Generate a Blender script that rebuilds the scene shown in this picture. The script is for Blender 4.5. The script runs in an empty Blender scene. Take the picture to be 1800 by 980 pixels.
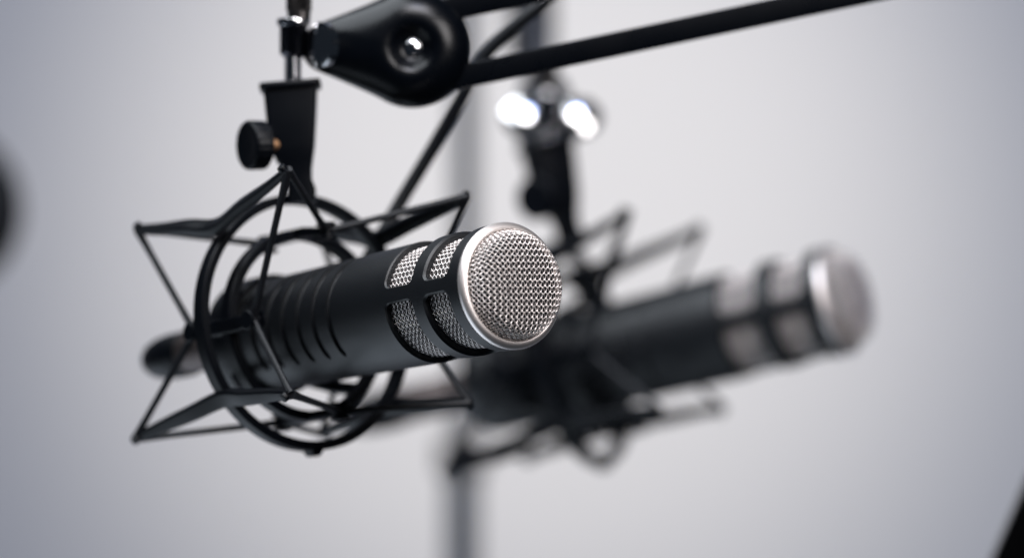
import bpy, bmesh, math, random
from mathutils import Vector, Matrix
random.seed(4)
S = bpy.context.scene
COL = S.collection
PI = math.pi
rad = math.radians

# ------------------------------------------------------------------ camera
CAMZ, D0 = 1.2, 2.366
cam_d = bpy.data.cameras.new('camera'); cam = bpy.data.objects.new('camera', cam_d); COL.objects.link(cam)
cam.location = (0, -D0, CAMZ); cam.rotation_euler = (PI / 2, 0, 0)
cam_d.lens = 200.0; cam_d.sensor_width = 36.0; cam_d.clip_start = 0.05; cam_d.clip_end = 100
cam_d.dof.use_dof = True
cam_d.dof.focus_distance = D0 + 0.012
cam_d.dof.aperture_fstop = 3.1
cam_d.dof.aperture_blades = 0
S.camera = cam

# ------------------------------------------------------------------ world, view
w = bpy.data.worlds.new('World'); S.world = w; w.use_nodes = True
bg = w.node_tree.nodes['Background']
bg.inputs['Color'].default_value = (0.55, 0.72, 1.0, 1); bg.inputs['Strength'].default_value = 0.02
S.view_settings.view_transform = 'Standard'; S.view_settings.look = 'None'
S.view_settings.exposure = 0.0; S.view_settings.gamma = 1.0

# ------------------------------------------------------------------ lamps
def aim(o, target):
    d = Vector(target) - Vector(o.location)
    o.rotation_euler = d.to_track_quat('-Z', 'Y').to_euler()
def area(name, loc, target, sx, sy, power, color):
    l = bpy.data.lights.new(name, 'AREA'); l.shape = 'RECTANGLE'; l.size = sx; l.size_y = sy
    l.energy = power; l.color = color
    o = bpy.data.objects.new(name, l); COL.objects.link(o); o.location = loc; aim(o, target); return o
def spot(name, loc, target, angle, blend, power, color, radius=0.15):
    l = bpy.data.lights.new(name, 'SPOT'); l.spot_size = rad(angle); l.spot_blend = blend
    l.energy = power; l.color = color; l.shadow_soft_size = radius
    o = bpy.data.objects.new(name, l); COL.objects.link(o); o.location = loc; aim(o, target); return o
WALL_Y = 2.5
KEY = Vector((0.10, -0.75, 2.4))
area('key_softbox', KEY, (0, 0.05, 1.2), 0.6, 0.5, 19, (0.97, 0.95, 0.98))
area('side_softbox', (0.60, -0.74, 1.68), (0, 0.0, 1.2), 0.45, 0.5, 8.0, (1.0, 0.96, 0.96))
area('overhead_softbox', (-0.5, 0.0, 2.2), (0, 0.1, 1.2), 1.1, 0.7, 16, (0.88, 0.94, 1.0))
area('low_bounce', (-0.65, 0.35, 0.40), (0, 0.1, 1.2), 1.5, 1.1, 6.8, (0.76, 0.87, 1.0))
spot('wall_narrow_spot', (0.04, -1.5, 3.0), (0.022, WALL_Y, 1.268), 11.6, 1.0, 190, (0.98, 0.915, 0.83), 0.1)
spot('wall_broad_spot', (0.04, -1.5, 3.05), (0.020, WALL_Y, 1.258), 14.7, 1.0, 362, (0.98, 0.915, 0.83), 0.1)
spot('wall_cool_wash', (0.2, -1.0, 3.4), (0.1, WALL_Y, 1.0), 60, 0.6, 84, (0.30, 0.46, 1.0), 0.3)

# ------------------------------------------------------------------ materials
def mat(name, color, rough, metal=0.0, bump=0.0, bscale=400.0, rvar=0.0, coat=0.0, spec=0.5):
    m = bpy.data.materials.new(name); m.use_nodes = True
    nt = m.node_tree; b = nt.nodes['Principled BSDF']
    b.inputs['Base Color'].default_value = (*color, 1); b.inputs['Roughness'].default_value = rough
    b.inputs['Metallic'].default_value = metal
    b.inputs['Specular IOR Level'].default_value = spec
    if coat: b.inputs['Coat Weight'].default_value = coat
    tc = nt.nodes.new('ShaderNodeTexCoord')
    if rvar:
        n = nt.nodes.new('ShaderNodeTexNoise'); n.inputs['Scale'].default_value = 60; n.inputs['Detail'].default_value = 6
        nt.links.new(tc.outputs['Object'], n.inputs['Vector'])
        mr = nt.nodes.new('ShaderNodeMapRange')
        mr.inputs['To Min'].default_value = rough - rvar; mr.inputs['To Max'].default_value = rough + rvar
        nt.links.new(n.outputs['Fac'], mr.inputs['Value']); nt.links.new(mr.outputs['Result'], b.inputs['Roughness'])
    if bump:
        n2 = nt.nodes.new('ShaderNodeTexNoise'); n2.inputs['Scale'].default_value = bscale; n2.inputs['Detail'].default_value = 3
        nt.links.new(tc.outputs['Object'], n2.inputs['Vector'])
        bp = nt.nodes.new('ShaderNodeBump'); bp.inputs['Strength'].default_value = bump; bp.inputs['Distance'].default_value = 0.0002
        nt.links.new(n2.outputs['Fac'], bp.inputs['Height']); nt.links.new(bp.outputs['Normal'], b.inputs['Normal'])
    return m
M_BODY = mat('satin_black_metal', (0.0018, 0.0028, 0.0045), 0.46, 0.0, 0.2, 2500, 0.04, 0, 0.5)
M_PLAST = mat('black_plastic', (0.0012, 0.0019, 0.0034), 0.38, 0.0, 0.2, 1200, 0.06, 0, 0.17)
M_RUBBER = mat('black_elastic', (0.003, 0.0038, 0.0058), 0.5, 0.0, 0.4, 3000, 0.05, 0, 0.4)
M_INNER = mat('black_foam', (0.006, 0.006, 0.008), 0.9, 0.0, 0.5, 900)
M_SILVER = mat('satin_silver', (0.98, 0.91, 0.875), 0.45, 1.0, 0.05, 3000, 0.04)
M_WIRE = mat('steel_wire', (0.95, 0.882, 0.85), 0.40, 1.0)
M_CHROME = mat('chrome', (0.78, 0.78, 0.80), 0.12, 1.0, 0.0, 100, 0.03)
M_DCHROME = mat('dark_chrome', (0.10, 0.10, 0.115), 0.16, 1.0, 0.0, 100, 0.03)
M_CHEEK = mat('polished_chrome', (0.80, 0.79, 0.79), 0.10, 1.0)
M_NICKEL = mat('dull_nickel', (0.12, 0.10, 0.095), 0.5, 1.0)
M_BRASS = mat('brass', (0.42, 0.24, 0.13), 0.45, 1.0)
M_ARM = mat('arm_black_paint', (0.0008, 0.0014, 0.0027), 0.28, 0.0, 0.1, 900, 0.04, 0, 0.25)
M_POLE = mat('grey_pole', (0.045, 0.055, 0.07), 0.4, 0.2, 0.0, 100, 0.05)
M_FOAM = mat('windscreen_foam', (0.004, 0.005, 0.0065), 0.95, 0.0, 0.8, 500)
M_SCREEN = mat('panel_black', (0.001, 0.001, 0.0012), 0.3, spec=0.06)
M_WALL = mat('painted_wall', (0.78, 0.78, 0.785), 0.85, 0.0, 0.15, 60)

# ------------------------------------------------------------------ mesh helpers (all shapes in millimetres)
def link(name, bm, m, parent=None, smooth=True, sharp=35):
    bmesh.ops.recalc_face_normals(bm, faces=bm.faces)
    for v in bm.verts: v.co *= 0.001
    me = bpy.data.meshes.new(name); bm.to_mesh(me); bm.free()
    me.materials.append(m)
    if smooth:
        for p in me.polygons: p.use_smooth = True
        me.set_sharp_from_angle(angle=rad(sharp))
    o = bpy.data.objects.new(name, me); COL.objects.link(o)
    if parent: o.parent = parent
    return o
def empty(name, loc=(0, 0, 0), rot=None):
    o = bpy.data.objects.new(name, None); COL.objects.link(o); o.empty_display_size = 0.02
    o.location = loc
    if rot: o.rotation_euler = rot
    return o
def tag(o, label=None, cat=None, group=None, kind=None):
    for k, v in (('label', label), ('category', cat), ('group', group), ('kind', kind)):
        if v: o[k] = v
    return o
def copy_tree(o, parent=None):
    c = o.copy(); COL.objects.link(c)
    if parent: c.parent = parent
    for ch in [x for x in S.objects if x.parent == o]: copy_tree(ch, c)
    return c
def ring_faces(bm, r0, r1):
    n = len(r0)
    for i in range(n):
        try: bm.faces.new((r0[i], r0[(i + 1) % n], r1[(i + 1) % n], r1[i]))
        except ValueError: pass
def loft(bm, sections, caps=True):
    rows = [[bm.verts.new(p) for p in s] for s in sections]
    for a, b in zip(rows, rows[1:]): ring_faces(bm, a, b)
    if caps: bm.faces.new(rows[0][::-1]); bm.faces.new(rows[-1])
    return rows
def rrect(w, h, r, n=4):
    pts = []
    r = min(r, w / 2 - 1e-4, h / 2 - 1e-4)
    for cx, cy, a0 in ((w/2-r, h/2-r, 0), (-w/2+r, h/2-r, 90), (-w/2+r, -h/2+r, 180), (w/2-r, -h/2+r, 270)):
        for k in range(n + 1):
            a = rad(a0 + 90 * k / n); pts.append((cx + r * math.cos(a), cy + r * math.sin(a)))
    return pts
def spline(pts, n=8):
    P = [Vector(p) for p in pts]; P = [2 * P[0] - P[1]] + P + [2 * P[-1] - P[-2]]; out = []
    for i in range(1, len(P) - 2):
        for k in range(n):
            t = k / n; a, b, c, d = P[i-1], P[i], P[i+1], P[i+2]
            out.append(0.5 * ((2*b) + (c-a)*t + (2*a-5*b+4*c-d)*t*t + (3*b-a-3*c+d)*t**3))
    out.append(P[-2]); return out
def frames(pts, up):
    F = []; up = Vector(up)
    for i, p in enumerate(pts):
        t = (pts[min(i+1, len(pts)-1)] - pts[max(i-1, 0)]).normalized()
        s = t.cross(up)
        if s.length < 1e-5: s = t.cross(Vector((0.3, 0.7, 0.2)))
        s.normalize(); n = s.cross(t); F.append((s, n))
    return F
def tube(bm, pts, r, n=8, up=(0.13, 0.21, 0.97), caps=True):
    pts = [Vector(p) for p in pts]
    rs = r if isinstance(r, (list, tuple)) else [r] * len(pts)
    secs = [[p + rr * (s * math.cos(2*PI*k/n) + nn * math.sin(2*PI*k/n)) for k in range(n)]
            for p, rr, (s, nn) in zip(pts, rs, frames(pts, up))]
    loft(bm, secs, caps)
def bar(bm, pts, sizes, up, r=0.8):
    """sweep a rounded rectangle (width across, height along 'up')"""
    pts = [Vector(p) for p in pts]; secs = []
    for p, (wd, ht), (s, n) in zip(pts, sizes, frames(pts, up)):
        secs.append([p + s * a + n * b for a, b in rrect(wd, ht, r, 3)])
    loft(bm, secs)
def lathe_x(bm, prof, seg=96, closed=False, cx=0, cy=0, cz=0):
    """revolve (u, r) about the local X axis, x = -u"""
    rows = []
    for u, r in prof:
        if r < 1e-6: rows.append([bm.verts.new((cx - u, cy, cz))])
        else: rows.append([bm.verts.new((cx - u, cy - r * math.cos(2*PI*k/seg), cz + r * math.sin(2*PI*k/seg))) for k in range(seg)])
    pairs = list(zip(rows, rows[1:])) + ([(rows[-1], rows[0])] if closed else [])
    for a, b in pairs:
        if len(a) == 1 and len(b) == 1: continue
        if len(a) == 1:
            for k in range(seg): bm.faces.new((a[0], b[k], b[(k+1) % seg]))
        elif len(b) == 1:
            for k in range(seg): bm.faces.new((a[k], b[0], a[(k+1) % seg]))
        else: ring_faces(bm, a, b)
def cyl(bm, p0, p1, r0, r1=None, seg=32, bev=0.0):
    p0, p1 = Vector(p0), Vector(p1); r1 = r0 if r1 is None else r1
    L = (p1 - p0).length; d = (p1 - p0) / L
    if bev: pts = [p0, p0 + d*bev*0.3, p0 + d*bev, p1 - d*bev, p1 - d*bev*0.3, p1]; rs = [r0-bev, r0-bev*0.3, r0, r1, r1-bev*0.3, r1-bev]
    else: pts = [p0, p1]; rs = [r0, r1]
    u = d.orthogonal().normalized(); v = d.cross(u)
    loft(bm, [[p + r*(u*math.cos(2*PI*k/seg) + v*math.sin(2*PI*k/seg)) for k in range(seg)] for p, r in zip(pts, rs)])
def pol(u, r, deg, c=(0, 0, 0)):
    return Vector((c[0] - u, c[1] - r * math.cos(rad(deg)), c[2] + r * math.sin(rad(deg))))

# ------------------------------------------------------------------ setting: the wall
bm = bmesh.new()
loft(bm, [[(-3000, y, -1200), (3000, y, -1200), (3000, y, 4200), (-3000, y, 4200)] for y in (WALL_Y*1000, WALL_Y*1000 + 120)])
wall = link('wall', bm, M_WALL, smooth=False); tag(wall, 'pale grey painted wall behind the microphones', 'wall', None, 'structure')

# ------------------------------------------------------------------ microphone
PITCH, WIRE, AMP = 1.85, 0.212, 0.36
def weave_lines(half_a, half_b, keep, place):
    """two families of wires of a plain weave; keep(a,b) limits, place(a,b,off) -> point"""
    bm = bmesh.new(); sub = 6
    n = int(max(half_a, half_b) * 1.5 / PITCH) + 2
    for fam in (0, 1):
        for i in range(-n, n + 1):
            run = []
            for k in range(-n * sub, n * sub + 1):
                t = k * PITCH / sub; c = i * PITCH
                p, q = (c, t) if fam == 0 else (t, c)
                a, b = (p + q) / math.sqrt(2), (q - p) / math.sqrt(2)
                off = AMP * math.cos(PI * t / PITCH + PI * i) * (1 if fam == 0 else -1)
                if keep(a, b): run.append(place(a, b, off))
                else:
                    if len(run) > 3: tube(bm, run, WIRE, 6)
                    run = []
            if len(run) > 3: tube(bm, run, WIRE, 6)
    return bm
DOME = [(0, 12.2), (6, 12.1), (12, 11.7), (16, 11.0), (19, 9.8), (21.0, 7.8), (22.1, 5.0), (22.8, 2.0), (22.95, -1.5)]
_d = spline([(r, h, 0) for r, h in DOME], 12)
_s = [0.0]
for p, q in zip(_d, _d[1:]): _s.append(_s[-1] + (q - p).length)
def dome_at(s):
    for i in range(len(_s) - 1):
        if s <= _s[i + 1]:
            t = (s - _s[i]) / (_s[i + 1] - _s[i]); p = _d[i].lerp(_d[i + 1], t); d = (_d[i + 1] - _d[i]).normalized()
            return p.x, p.y, -d.y, d.x       # r, h, normal r, normal h
    p = _d[-1]; return p.x, p.y, 1, 0
def dome_place(a, b, off):
    s = math.hypot(a, b); r, h, nr, nh = dome_at(s)
    ca, sa = (a / s, b / s) if s > 1e-6 else (1, 0)
    r += nr * off; h += nh * off
    return Vector((h, -r * ca, r * sa))
WIN = [(8.8, 25.4), (34.0, 53.0)]
ARCS = [(12.5, 117.5), (132.5, 237.5), (252.5, 357.5)]
def body_r(u):
    P = [(1.5, 26.4), (30, 26.35), (60, 25.9), (100, 25.2), (170, 24.3), (240, 23.9)]
    for (a, ra), (b, rb) in zip(P, P[1:]):
        if u <= b: return ra + (rb - ra) * (u - a) / (b - a)
    return P[-1][1]
def window_cutter(bm, u0, u1, a0, a1):
    R = 26.0; W = rad(a1 - a0) * R; H = u1 - u0
    base = rrect(W, H, 3.6, 6)
    pts = []
    for p, q in zip(base, base[1:] + base[:1]):           # refine the long sides so they follow the cylinder
        n = max(1, int(math.hypot(q[0]-p[0], q[1]-p[1]) / 1.2))
        for k in range(n): pts.append((p[0] + (q[0]-p[0])*k/n, p[1] + (q[1]-p[1])*k/n))
    rows = []
    for r, grow in ((19.5, 0), (25.35, 0), (26.2, 0.55), (26.8, 1.3), (31, 1.3)):
        sx, sy = (W + 2*grow) / W, (H + 2*grow) / H
        rows.append([bm.verts.new(pol((u0+u1)/2 + y*sy, r, (a0+a1)/2 + math.degrees(x*sx/R))) for x, y in pts])
    for a, b in zip(rows, rows[1:]): ring_faces(bm, a, b)
    for row, r in ((rows[0], 19.5), (rows[-1], 31)):
        c = bm.verts.new(pol((u0+u1)/2, r, (a0+a1)/2))
        for i in range(len(row)): bm.faces.new((c, row[i], row[(i+1) % len(row)]))
def boolean(obj, cutter):
    md = obj.modifiers.new('cut', 'BOOLEAN'); md.operation = 'DIFFERENCE'; md.solver = 'EXACT'; md.object = cutter
    dg = bpy.context.evaluated_depsgraph_get(); dg.update()
    me = bpy.data.meshes.new_from_object(obj.evaluated_get(dg))
    obj.modifiers.clear(); obj.data = me
    cm = cutter.data; bpy.data.objects.remove(cutter); bpy.data.meshes.remove(cm)

def make_microphone():
    root = empty('microphone')
    # body shell with its six windows and the arc grooves cut out
    bm = bmesh.new()
    prof = [(1.2, 23.2), (1.2, 25.9), (1.7, 26.35)] + [(u, body_r(u)) for u in (4, 8, 12, 20, 28, 34, 42, 50, 56, 64, 75, 90, 110, 130, 150, 170, 184)]
    prof += [(189, 23.4), (191.5, 22), (192, 20), (192, 10), (184, 10), (66, 20), (63, 23.4)]
    lathe_x(bm, prof, 180, closed=True)
    body = link('body', bm, M_BODY, root)
    cb = bmesh.new()
    for u0, u1 in WIN:
        for a0, a1 in ARCS: window_cutter(cb, u0, u1, a0, a1)
    boolean(body, link('cutter', cb, M_BODY))
    cb = bmesh.new()
    for k in range(8):
        u = 94.0 + 11.5 * k
        for mid in (25, 205):
            R = body_r(u) + 0.1
            pts = [pol(u, R, mid - 71 + 142 * i / 48) for i in range(49)]
            wd = [(1.2 if i in (0, 48) else 2.4 if i in (1, 47) else 3.0) for i in range(49)]
            bar(cb, pts, [(3.2, k_ * 1.2) for k_ in wd], (1, 0, 0), 0.5)
    boolean(body, link('cutter', cb, M_BODY))
    for p in body.data.polygons: p.use_smooth = True
    body.data.set_sharp_from_angle(angle=rad(28))
    # silver front ring
    bm = bmesh.new()
    ring = [(1.25, 23.2), (1.25, 26.3), (0.7, 26.7), (-0.2, 26.75), (-1.0, 26.5), (-1.7, 26.0), (-2.3, 25.2), (-2.6, 24.3), (-2.5, 23.6), (-1.9, 23.2)]
    lathe_x(bm, ring, 128, closed=True); link('front_ring', bm, M_SILVER, root, sharp=60)
    # woven dome grille and the dark lining behind it
    smax = _s[-1]
    gb = weave_lines(smax, smax, lambda a, b: a*a + b*b < smax*smax, dome_place)
    g = link('grille', gb, M_WIRE, root, sharp=80)
    bm = bmesh.new()
    lathe_x(bm, [(-10.0, 0), (-9.9, 6), (-9.5, 12), (-8.7, 16), (-7.6, 18.6), (-4.5, 20.2), (0, 21), (64, 21), (64, 0)], 64)
    link('foam_lining', bm, M_INNER, g)
    # woven side screens, one behind each window
    RM = 22.9
    for u0, u1 in WIN:
        for a0, a1 in ARCS:
            um, am = (u0+u1)/2, (a0+a1)/2; hu, hs = (u1-u0)/2 + 1.6, rad(a1-a0)/2 * RM + 1.2
            sb = weave_lines(hs, hs, lambda a, b: abs(a) < hs and abs(b) < hu,
                             lambda a, b, off: pol(um + b, RM + off, am + math.degrees(a / RM)))
            link('side_screen', sb, M_WIRE, root, sharp=80)
    # tail plate with the socket
    bm = bmesh.new()
    lathe_x(bm, [(190.5, 0), (190.5, 10.4), (195, 10.4), (195, 8.8), (192.6, 8.6), (192.6, 0)], 48)
    link('socket', bm, M_SILVER, root)
    return root

def make_plug():
    root = empty('cable_plug')
    bm = bmesh.new(); lathe_x(bm, [(0, 0), (0, 8.4), (0.6, 9.3), (12, 9.3), (12.6, 8.9), (13.4, 8.9), (14, 9.3), (46, 9.3), (47, 8.8), (47, 0)], 48)
    link('collar', bm, M_NICKEL, root)
    bm = bmesh.new(); lathe_x(bm, [(42, 0), (42, 9.8), (43, 10.3), (55, 10.2), (62, 9.5), (68, 8.1), (71.5, 6.4), (73.5, 4.0), (74, 0)], 48)
    link('sleeve', bm, M_PLAST, root)
    return root

# ------------------------------------------------------------------ shock mount (local origin = centre of its outer ring)
U0 = 147.0
TIPS = dict(rear_near_top=(-198, -49, 50.5), rear_near_low=(-210, -50, -40.5), front_far_top=(-88, 50, 50.5), front_far_low=(-98, 50, -38.7),
            front_near_top=(-88, -45, 61), front_near_low=(-94, -48, -34), rear_far_top=(-198, 50, 50), rear_far_low=(-208, 50, -40))
TIPS = {k: Vector((x + U0, y, z)) for k, (x, y, z) in TIPS.items()}
CZ = 2.8
def make_mount():
    root = empty('shock_mount')
    # outer ring
    bm = bmesh.new()
    lathe_x(bm, [(-3.6, 52.4), (-3.0, 52.0), (3.0, 52.0), (3.6, 52.4), (3.6, 55.6), (3.0, 56.2), (-3.0, 56.2), (-3.6, 55.6)], 128, closed=True, cz=CZ)
    link('outer_ring', bm, M_PLAST, root)
    bm = bmesh.new()
    loft(bm, [[(a, b, CZ + z) for a, b in rrect(wd, dp, 1.0, 3)] for z, wd, dp in ((-58.6, 5, 4), (-58.0, 6.5, 5), (-55.0, 9, 7))])
    link('ring_tab', bm, M_PLAST, root)
    # four bent frame bars across the ring
    mids = dict(near_top=(2, -43, 43.5), near_low=(0, -44, -29), far_top=(0, 42, 38.5), far_low=(0, 41, -34))
    for k, mid in mids.items():
        m = Vector(mid); r, f = TIPS['rear_' + k], TIPS['front_' + k]
        out = Vector((0, m.y, m.z)).normalized()
        a, b = m + (r - m) * 0.35 + out * 1.2, m + (f - m) * 0.35 + out * 1.2
        pts = spline([r, m + (r - m) * 0.7, a, m + out * 1.5, b, m + (f - m) * 0.7, f], 5)
        n = len(pts); sizes = [(4.4 + 3.2 * math.sin(PI * i / (n - 1)) ** 1.3, 3.2 + 1.6 * math.sin(PI * i / (n - 1))) for i in range(n)]
        bm = bmesh.new(); bar(bm, pts, sizes, out, 1.2); fb = link('frame_bar', bm, M_PLAST, root, sharp=50)
        for t in (r, f):
            d = (t - m).normalized(); bm = bmesh.new()
            cyl(bm, t - d * 2.4 - out * 2.6, t - d * 2.4 + out * 3.4, 2.0, seg=16, bev=0.5)
            link('cord_hook', bm, M_PLAST, fb)
    # inner ring with four axial pins that end in spools
    bm = bmesh.new()
    lathe_x(bm, [(-3.4, 38.2), (-2.8, 37.6), (2.8, 37.6), (3.4, 38.2), (3.4, 41.4), (2.8, 42.0), (-2.8, 42.0), (-3.4, 41.4)], 112, closed=True, cz=1.5)
    inner = link('inner_ring', bm, M_PLAST, root)
    kn = {}
    for deg, rr in ((0, 42.5), (90, 38.5), (180, 42), (270, 40)):
        c = (0, 0, 1.5); rd = pol(0, 1, deg)
        bm = bmesh.new()
        bar(bm, [pol(22, rr, deg, c), pol(8, 40, deg, c), pol(-8, 40, deg, c), pol(-22, rr, deg, c)], [(4.6, 3.4), (7, 4.4), (7, 4.4), (4.6, 3.4)], rd, 0.9)
        pin = link('ring_pin', bm, M_PLAST, inner, sharp=50)
        for s in (-1, 1):
            p = pol(s * 22, rr, deg, c); kn[(s, deg)] = p
            bm = bmesh.new(); u = rd.orthogonal().normalized(); v = rd.cross(u)
            loft(bm, [[p + rd * t + q * (u * math.cos(2*PI*k/24) + v * math.sin(2*PI*k/24)) for k in range(24)]
                      for t, q in ((-3.8, 3.8), (-3.4, 4.3), (-2.5, 4.3), (-2.0, 2.6), (2.0, 2.6), (2.5, 4.3), (3.4, 4.3), (3.8, 3.8))])
            link('cord_spool', bm, M_PLAST, inner)
    # clamp collar around the rear of the microphone, held by ribs
    bm = bmesh.new()
    lathe_x(bm, [(18, 24.5), (18, 26.2), (19, 26.6), (37, 26.4), (38, 26), (38, 24.3)], 96, closed=True)
    link('clamp_collar', bm, M_PLAST, inner)
    for deg in (45, 135, 225, 315):
        bm = bmesh.new()
        bar(bm, [pol(2, 39, deg, (0, 0, 1)), pol(14, 35, deg, (0, 0, .5)), pol(26, 27, deg)], [(6, 3.0), (6, 3.0), (7, 3.0)], pol(0, 1, deg), 0.9)
        link('clamp_rib', bm, M_PLAST, inner, sharp=50)
    # elastic cords, front and rear loops
    T = TIPS
    loops = [[T['front_near_top'], kn[(-1, 0)], T['front_near_low'], kn[(-1, 270)], T['front_far_low'], kn[(-1, 180)], T['front_far_top'], kn[(-1, 90)]],
             [T['rear_near_top'], kn[(1, 0)], T['rear_near_low'], kn[(1, 270)], T['rear_far_low'], kn[(1, 180)], T['rear_far_top'], kn[(1, 90)]]]
    for lp in loops:
        for i in range(8):
            a, b = lp[i], lp[(i + 1) % 8]
            bm = bmesh.new(); pts = [a.lerp(b, t / 8) for t in range(9)]
            tube(bm, pts, [1.9, 1.65] + [1.5] * 5 + [1.65, 1.9], 10); link('elastic_cord', bm, M_RUBBER, root)
    # pivot post on top of the ring, turned to face the arm
    X0 = Vector((9.5, -4.5, 0)); ry = Matrix.Rotation(rad(52), 3, 'Z')
    def P(x, y, z): return X0 + ry @ Vector((x, y, z))
    bm = bmesh.new()
    secs = []
    for z, xl, xr, dp in ((54, -5, 7.5, 8), (60, -4.5, 7.8, 9), (64, -4.5, 6.5, 10), (69, -5.5, 6.8, 11), (73, -8.5, 7.6, 13), (79, -10.8, 8.8, 15), (95, -11.4, 10.8, 16), (104, -11.6, 11.8, 16)):
        secs.append([P((xl + xr) / 2 + a, b, z) for a, b in rrect(xr - xl, dp, 2.0, 4)])
    loft(bm, secs); post = link('pivot_post', bm, M_PLAST, root, sharp=21)
    bm = bmesh.new(); loft(bm, [[P(0.2 + a, b, z) for a, b in rrect(wd, dp, 3, 5)] for z, wd, dp in ((103, 22, 15), (104, 26.4, 19), (104.4, 26.8, 19.4), (106.2, 26.8, 19.4), (106.8, 26.2, 18.8))])
    link('post_flange', bm, M_PLAST, post, sharp=40)
    # brass screw and big round thumb knob on the left of the post
    kd = (ry @ Vector((-0.86, -0.50, 0))).normalized(); k0 = P(-5.5, -3.2, 79.5)
    bm = bmesh.new(); cyl(bm, k0, k0 + kd * 9.5, 3.4, seg=24, bev=0.4); link('brass_screw', bm, M_BRASS, post)
    bm = bmesh.new()
    u = kd.orthogonal().normalized(); v = kd.cross(u); secs = []
    for t, r in ((8.2, 7.5), (8.4, 9.4), (9.2, 10.4), (16.2, 10.6), (17.0, 10.1), (17.4, 9.2), (17.0, 7.5), (16.9, 2)):
        secs.append([k0 + kd * t + (r + (0.22 if (k // 2) % 2 and 9.6 < r else 0)) * (u * math.cos(2*PI*k/96) + v * math.sin(2*PI*k/96)) for k in range(96)])
    loft(bm, secs); link('thumb_knob', bm, M_PLAST, post, sharp=40)
    return root

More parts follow.
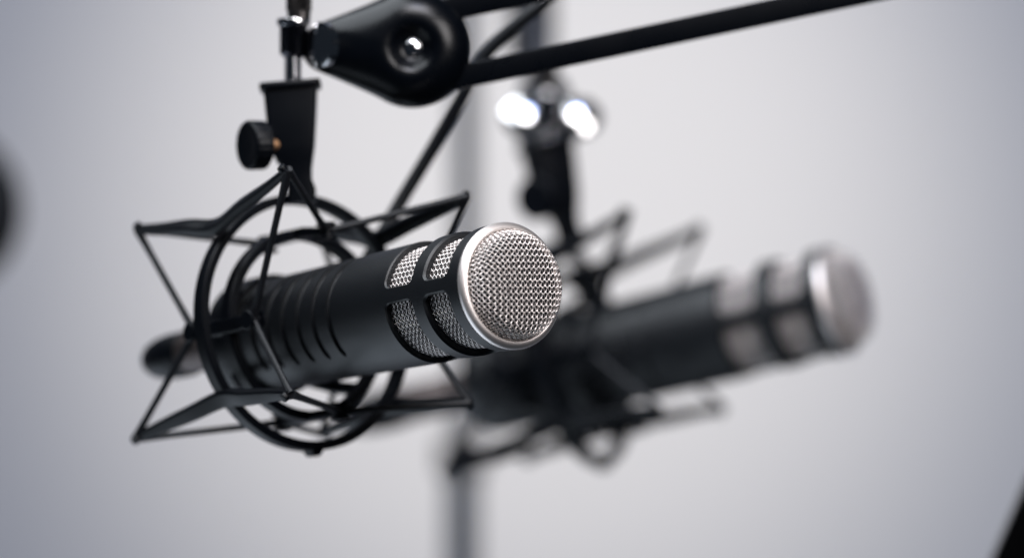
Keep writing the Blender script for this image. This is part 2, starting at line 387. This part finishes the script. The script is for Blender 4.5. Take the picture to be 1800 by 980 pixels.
# ------------------------------------------------------------------ boom arm (local origin = top of the post flange, x along the arm)
def make_arm():
    root = empty('boom_arm')
    K = 4.03
    def A(px, py, y=0): return Vector(((px - 515) / K, y, (140 - py) / K))
    # threaded stud and chrome swivel clamp
    bm = bmesh.new(); zs = [(-2, 3.5), (0, 3.5)]
    for k in range(6): zs += [(0.3 + 1.7*k, 3.4), (0.7 + 1.7*k, 3.85), (1.2 + 1.7*k, 3.85), (1.6 + 1.7*k, 3.4)]
    loft(bm, [[(r*math.cos(2*PI*k/32), r*math.sin(2*PI*k/32), z) for k in range(32)] for z, r in zs + [(12, 3.4)]])
    link('stud', bm, M_CHROME, root)
    bm = bmesh.new(); secs = []
    for z, r in ((9.5, 3.6), (10.5, 5.2), (12, 6.1), (23, 6.1), (24.6, 7.0), (26, 6.9), (26.6, 6.0)):
        secs.append([(0.3 + r * math.cos(2*PI*k/40), r * math.sin(2*PI*k/40), z) for k in range(40)])
    loft(bm, secs); clamp = link('swivel_clamp', bm, M_DCHROME, root, sharp=40)
    bm = bmesh.new(); cyl(bm, (0.3, 0, 23.6), (0.3, 0, 26.9), 7.3, seg=40, bev=0.8); link('clamp_rim', bm, M_CHROME, clamp)
    bm = bmesh.new()
    loft(bm, [[(2.6 + (r + kn * (k % 2)) * math.cos(2*PI*k/80), (r + kn * (k % 2)) * math.sin(2*PI*k/80), z) for k in range(80)]
              for z, r, kn in ((26, 5.0, 0), (30, 5.2, 0), (30.3, 5.2, 0.4), (43, 5.2, 0.4), (43.6, 4.8, 0), (44, 4.4, 0))])
    link('clamp_bolt', bm, mat('bolt_bronze', (0.19, 0.175, 0.17), 0.3, 1.0), clamp)
    for s in (-1, 1):                                  # the two round cheeks of the swivel
        c = Vector((12.2, s * 12.5, 14.8)); d = Vector((-0.80, s * 0.60, 0.0)).normalized()
        bm = bmesh.new(); secs = []
        for t, r in [(-3.5, 9.4), (-1, 9.8), (0.0, 10.0)] + [(math.sqrt(24*24 - q*q) - math.sqrt(24*24 - 100), q) for q in (9.6, 9, 8.2, 7.2, 6, 4.8, 3.6, 2.4, 1.2, 0.4)]:
            secs.append([(r * math.cos(2*PI*k/64), r * math.sin(2*PI*k/64), t) for k in range(64)])
        loft(bm, secs); ck = link('swivel_cheek', bm, M_CHEEK, clamp, sharp=60)
        ck.location = c * 0.001; ck.rotation_euler = d.to_track_quat('Z', 'Y').to_euler()
    # teardrop joint housing with its conical dimples
    hc = A(725, 85); R0 = 25.8; nx = -37.5; nh = 11.0; T = 15.0
    def outline(phi):
        c, s = math.cos(phi), math.sin(phi)
        best = R0                                       # circle hull with a small circle at the neck
        for i in range(1, 41):
            t = i / 40; cx = nx * t; cz = 0.6 * t; r = R0 + (nh - R0) * (t ** 0.92)
            bq = c * cx + s * cz; disc = bq * bq - (cx*cx + cz*cz - r*r)
            if disc > 0: best = max(best, bq + math.sqrt(disc))
        return best
    NP, NS = 144, 40
    bm = bmesh.new(); shells = []
    for side in (-1, 1):
        rows = []
        for j in range(NS + 1):
            s = (j / NS); row = []
            for k in range(NP):
                phi = 2*PI*k/NP; Ro = outline(phi); r = 4.6 + (Ro - 4.6) * s ** 0.85
                e = (r / Ro); h = T * max(0.0, 1 - e ** 2.6) ** 0.5
                x = r * math.cos(phi)
                q = min(1.0, max(0.0, (-x - 6) / 34)); h *= 1 - 0.30 * q * q * (3 - 2 * q)
                dim = 8.0 / (1 + math.exp((r - 7.2) / 2.0))
                h = max(h - dim, 1.0 if j < NS else 0.35)
                row.append(bm.verts.new((hc.x + x, side * h, hc.z + r * math.sin(phi))))
            rows.append(row)
        for a, b in zip(rows, rows[1:]): ring_faces(bm, a, b)
        bm.faces.new(rows[0]); shells.append(rows)
    ring_faces(bm, shells[0][-1], shells[1][-1])
    head = link('joint_housing', bm, M_ARM, root, sharp=60)
    for s in (-1, 1):
        bm = bmesh.new(); secs = []
        for t, r in ((0.5, 5.3), (6.6, 5.3), (7.4, 5.0), (8.6, 4.1), (9.4, 2.6), (9.7, 1.0)):
            secs.append([(hc.x + r*math.cos(2*PI*k/32), s * t, hc.z + r*math.sin(2*PI*k/32)) for k in range(32)])
        loft(bm, secs); link('joint_bolt', bm, M_CHROME, head, sharp=60)
    # the two parallel square tubes
    for (x0, y0), (x1, y1) in (((775, 141.7), (2050, -126)), ((775, 18.5), (2050, -249))):
        p, q = A(x0, y0), A(x1, y1)
        bm = bmesh.new(); bar(bm, [p, p.lerp(q, .5), q], [(10.4, 10.4)] * 3, (0, 0, 1), 1.3); link('arm_tube', bm, M_ARM, root, sharp=20)
    e = A(2050, -187); bm = bmesh.new(); cyl(bm, (e.x, -13, e.z), (e.x, 13, e.z), 27, seg=64, bev=5); link('rear_joint', bm, M_ARM, root)
    return root

# ------------------------------------------------------------------ put the two sets together
def unpx(px, py, dy):
    """point of the scene seen at photograph pixel (px, py) at world depth y = dy"""
    d = D0 + dy
    return Vector(((px - 900) / 10000 * d, dy, CAMZ + (490 - py) / 10000 * d))
def pose(o, loc, yaw, pitch, roll=0.0):
    cy, sy, cp, sp = math.cos(yaw), math.sin(yaw), math.cos(pitch), math.sin(pitch)
    X = Vector((cy*cp, sy*cp, sp)); Y = Vector((-sy, cy, 0)); Z = X.cross(Y)
    Y, Z = Y * math.cos(roll) + Z * math.sin(roll), Z * math.cos(roll) - Y * math.sin(roll)
    m = Matrix((X, Y, Z)).transposed().to_4x4(); m.translation = Vector(loc)
    o.rotation_euler = m.to_euler(); o.location = m.translation
    return m
GM, GS, GA = 'matching studio microphones', 'matching shock mounts', 'matching boom arms'
mic, mount, arm, plug = make_microphone(), make_mount(), make_arm(), make_plug()
m1 = pose(mic, unpx(896, 502, 0), -rad(52), rad(7.4))
pose(mount, m1 @ Vector((-0.147, 0, 0)), -rad(52), rad(7.4))
pose(plug, m1 @ Vector((-0.193, 0, 0)), -rad(52), rad(7.4))
arm.location = unpx(515, 141, 0.113)
tag(mic, 'sharp black microphone with silver mesh dome in the foreground', 'microphone', GM)
tag(mount, 'sharp black shock mount gripping the foreground microphone', 'shock mount', GS)
tag(arm, 'black boom arm with teardrop joint above the foreground microphone', 'boom arm', GA)
tag(plug, 'black cable plug in the tail of the foreground microphone', 'plug', 'cable plugs')

mic2, mount2, arm2, plug2 = [copy_tree(o) for o in (mic, mount, arm, plug)]
YAW2, PITCH2, ROLL2 = -rad(22.5), rad(13.0), rad(2)
m2 = pose(mic2, unpx(1474, 527, 0.37), YAW2, PITCH2, ROLL2)
mt2 = pose(mount2, m2 @ Vector((-0.137, 0, 0.002)), YAW2, PITCH2, ROLL2)
pose(plug2, m2 @ Vector((-0.193, 0, 0)), YAW2, PITCH2, ROLL2)
ry = Matrix.Rotation(rad(52), 3, 'Z') @ Vector((0, 0, 0))
arm2.location = mt2 @ Vector((0.0095, -0.0045, 0.1045)); arm2.rotation_euler = (0, 0, rad(91))
bpy.context.view_layer.update()
half = ((KEY - arm2.location).normalized() + (cam.location - arm2.location).normalized()).normalized()
for o in [x for x in S.objects if x.name.startswith('swivel_cheek') and x.parent and x.parent.parent == arm2]:
    sy = 1 if o.location.y > 0 else -1                     # the far swivel is turned towards the lamp
    n = Matrix.Rotation(rad(-91 - sy * 7), 3, 'Z') @ half
    o.rotation_euler = n.to_track_quat('Z', 'Y').to_euler(); o.location.y = sy * 0.0145 - 0.003
tag(mic2, 'blurred black microphone behind the sharp one, its mesh end at right', 'microphone', GM)
tag(mount2, 'blurred black shock mount around the background microphone', 'shock mount', GS)
tag(arm2, 'blurred boom arm with two bright chrome glints above the background microphone', 'boom arm', GA)
tag(plug2, 'blurred plug in the tail of the background microphone', 'plug', 'cable plugs')

# ------------------------------------------------------------------ cable along the arm and down behind the microphone
bm = bmesh.new()
cp = [(1120, -80, .150), (1010, -34, .150), (935, 22, .150), (858, 90, .155), (815, 165, .160), (760, 262, .165), (702, 358, .165), (655, 440, .16), (615, 510, .155), (560, 570, .165), (480, 610, .19)]
tube(bm, spline([unpx(*p) * 1000 for p in cp], 8), 3.1, 14)
cable = link('microphone_cable', bm, M_RUBBER)
tag(cable, 'thin black cable slanting down from the joint behind the foreground microphone', 'cable')

# ------------------------------------------------------------------ stand pole in the background
PY = 1.0
b0 = unpx(812, 980, PY)
pole = empty('stand_pole', (b0.x, PY, 0.75))
def zpx(py): return (unpx(812, py, PY).z - 0.75) * 1000
bm = bmesh.new(); cyl(bm, (0, 0, 0), (0, 0, zpx(800)), 9.8, seg=40, bev=0.6); link('lower_tube', bm, M_POLE, pole)
bm = bmesh.new(); cyl(bm, (2, 0, zpx(800) - 30), (2, 0, zpx(-500)), 7.0, seg=32); link('upper_tube', bm, M_POLE, pole)
bm = bmesh.new(); cyl(bm, (0, 0, zpx(830)), (0, 0, zpx(770)), 14, seg=40, bev=1.5); link('clutch', bm, M_PLAST, pole)
tag(pole, 'blurred grey upright stand pole behind the two microphones', 'stand')

# ------------------------------------------------------------------ black round thing at the left edge
c = unpx(-112, 368, 0.80)
ws = empty('foam_windscreen', c)
bm = bmesh.new(); bmesh.ops.create_uvsphere(bm, u_segments=64, v_segments=40, radius=48)
for v in bm.verts: v.co *= 1 + random.uniform(-0.006, 0.006)
link('foam_ball', bm, M_FOAM, ws)
bm = bmesh.new(); cyl(bm, (-40, 0, -6), (-190, 0, -30), 18, 13, seg=40, bev=2); link('handle', bm, M_PLAST, ws)
tag(ws, 'blurred black round shape cut off by the left edge', 'windscreen')

# ------------------------------------------------------------------ dark panel in the lower right corner
p0, p1 = unpx(1800, 850, 0.30) * 1000, unpx(1743, 980, 0.30) * 1000
dx = (p0 - p1).normalized(); nrm = Vector((0, 1, 0)); side = dx.cross(nrm).normalized()
if side.x < 0: side = -side
pan = empty('display_panel', (p1 / 1000))
def PP(a, b, y): return dx * a + side * b + nrm * y
bm = bmesh.new(); loft(bm, [[PP(60 + a, 101.5 + b, y) for a, b in rrect(wd, hd, 5, 5)] for y, wd, hd in ((-6, 338, 200), (-5, 340, 203), (6, 340, 203), (9, 330, 194))])
link('casing', bm, M_SCREEN, pan, sharp=40)
bm = bmesh.new(); loft(bm, [[PP(60 + a, 101.5 + b, y) for a, b in rrect(320, 183, 2, 3)] for y in (-6.6, -6.1)])
link('screen', bm, mat('screen_glass', (0.001, 0.001, 0.0012), 0.25, spec=0.08), pan)
tag(pan, 'black slanted panel edge in the lower right corner', 'panel')
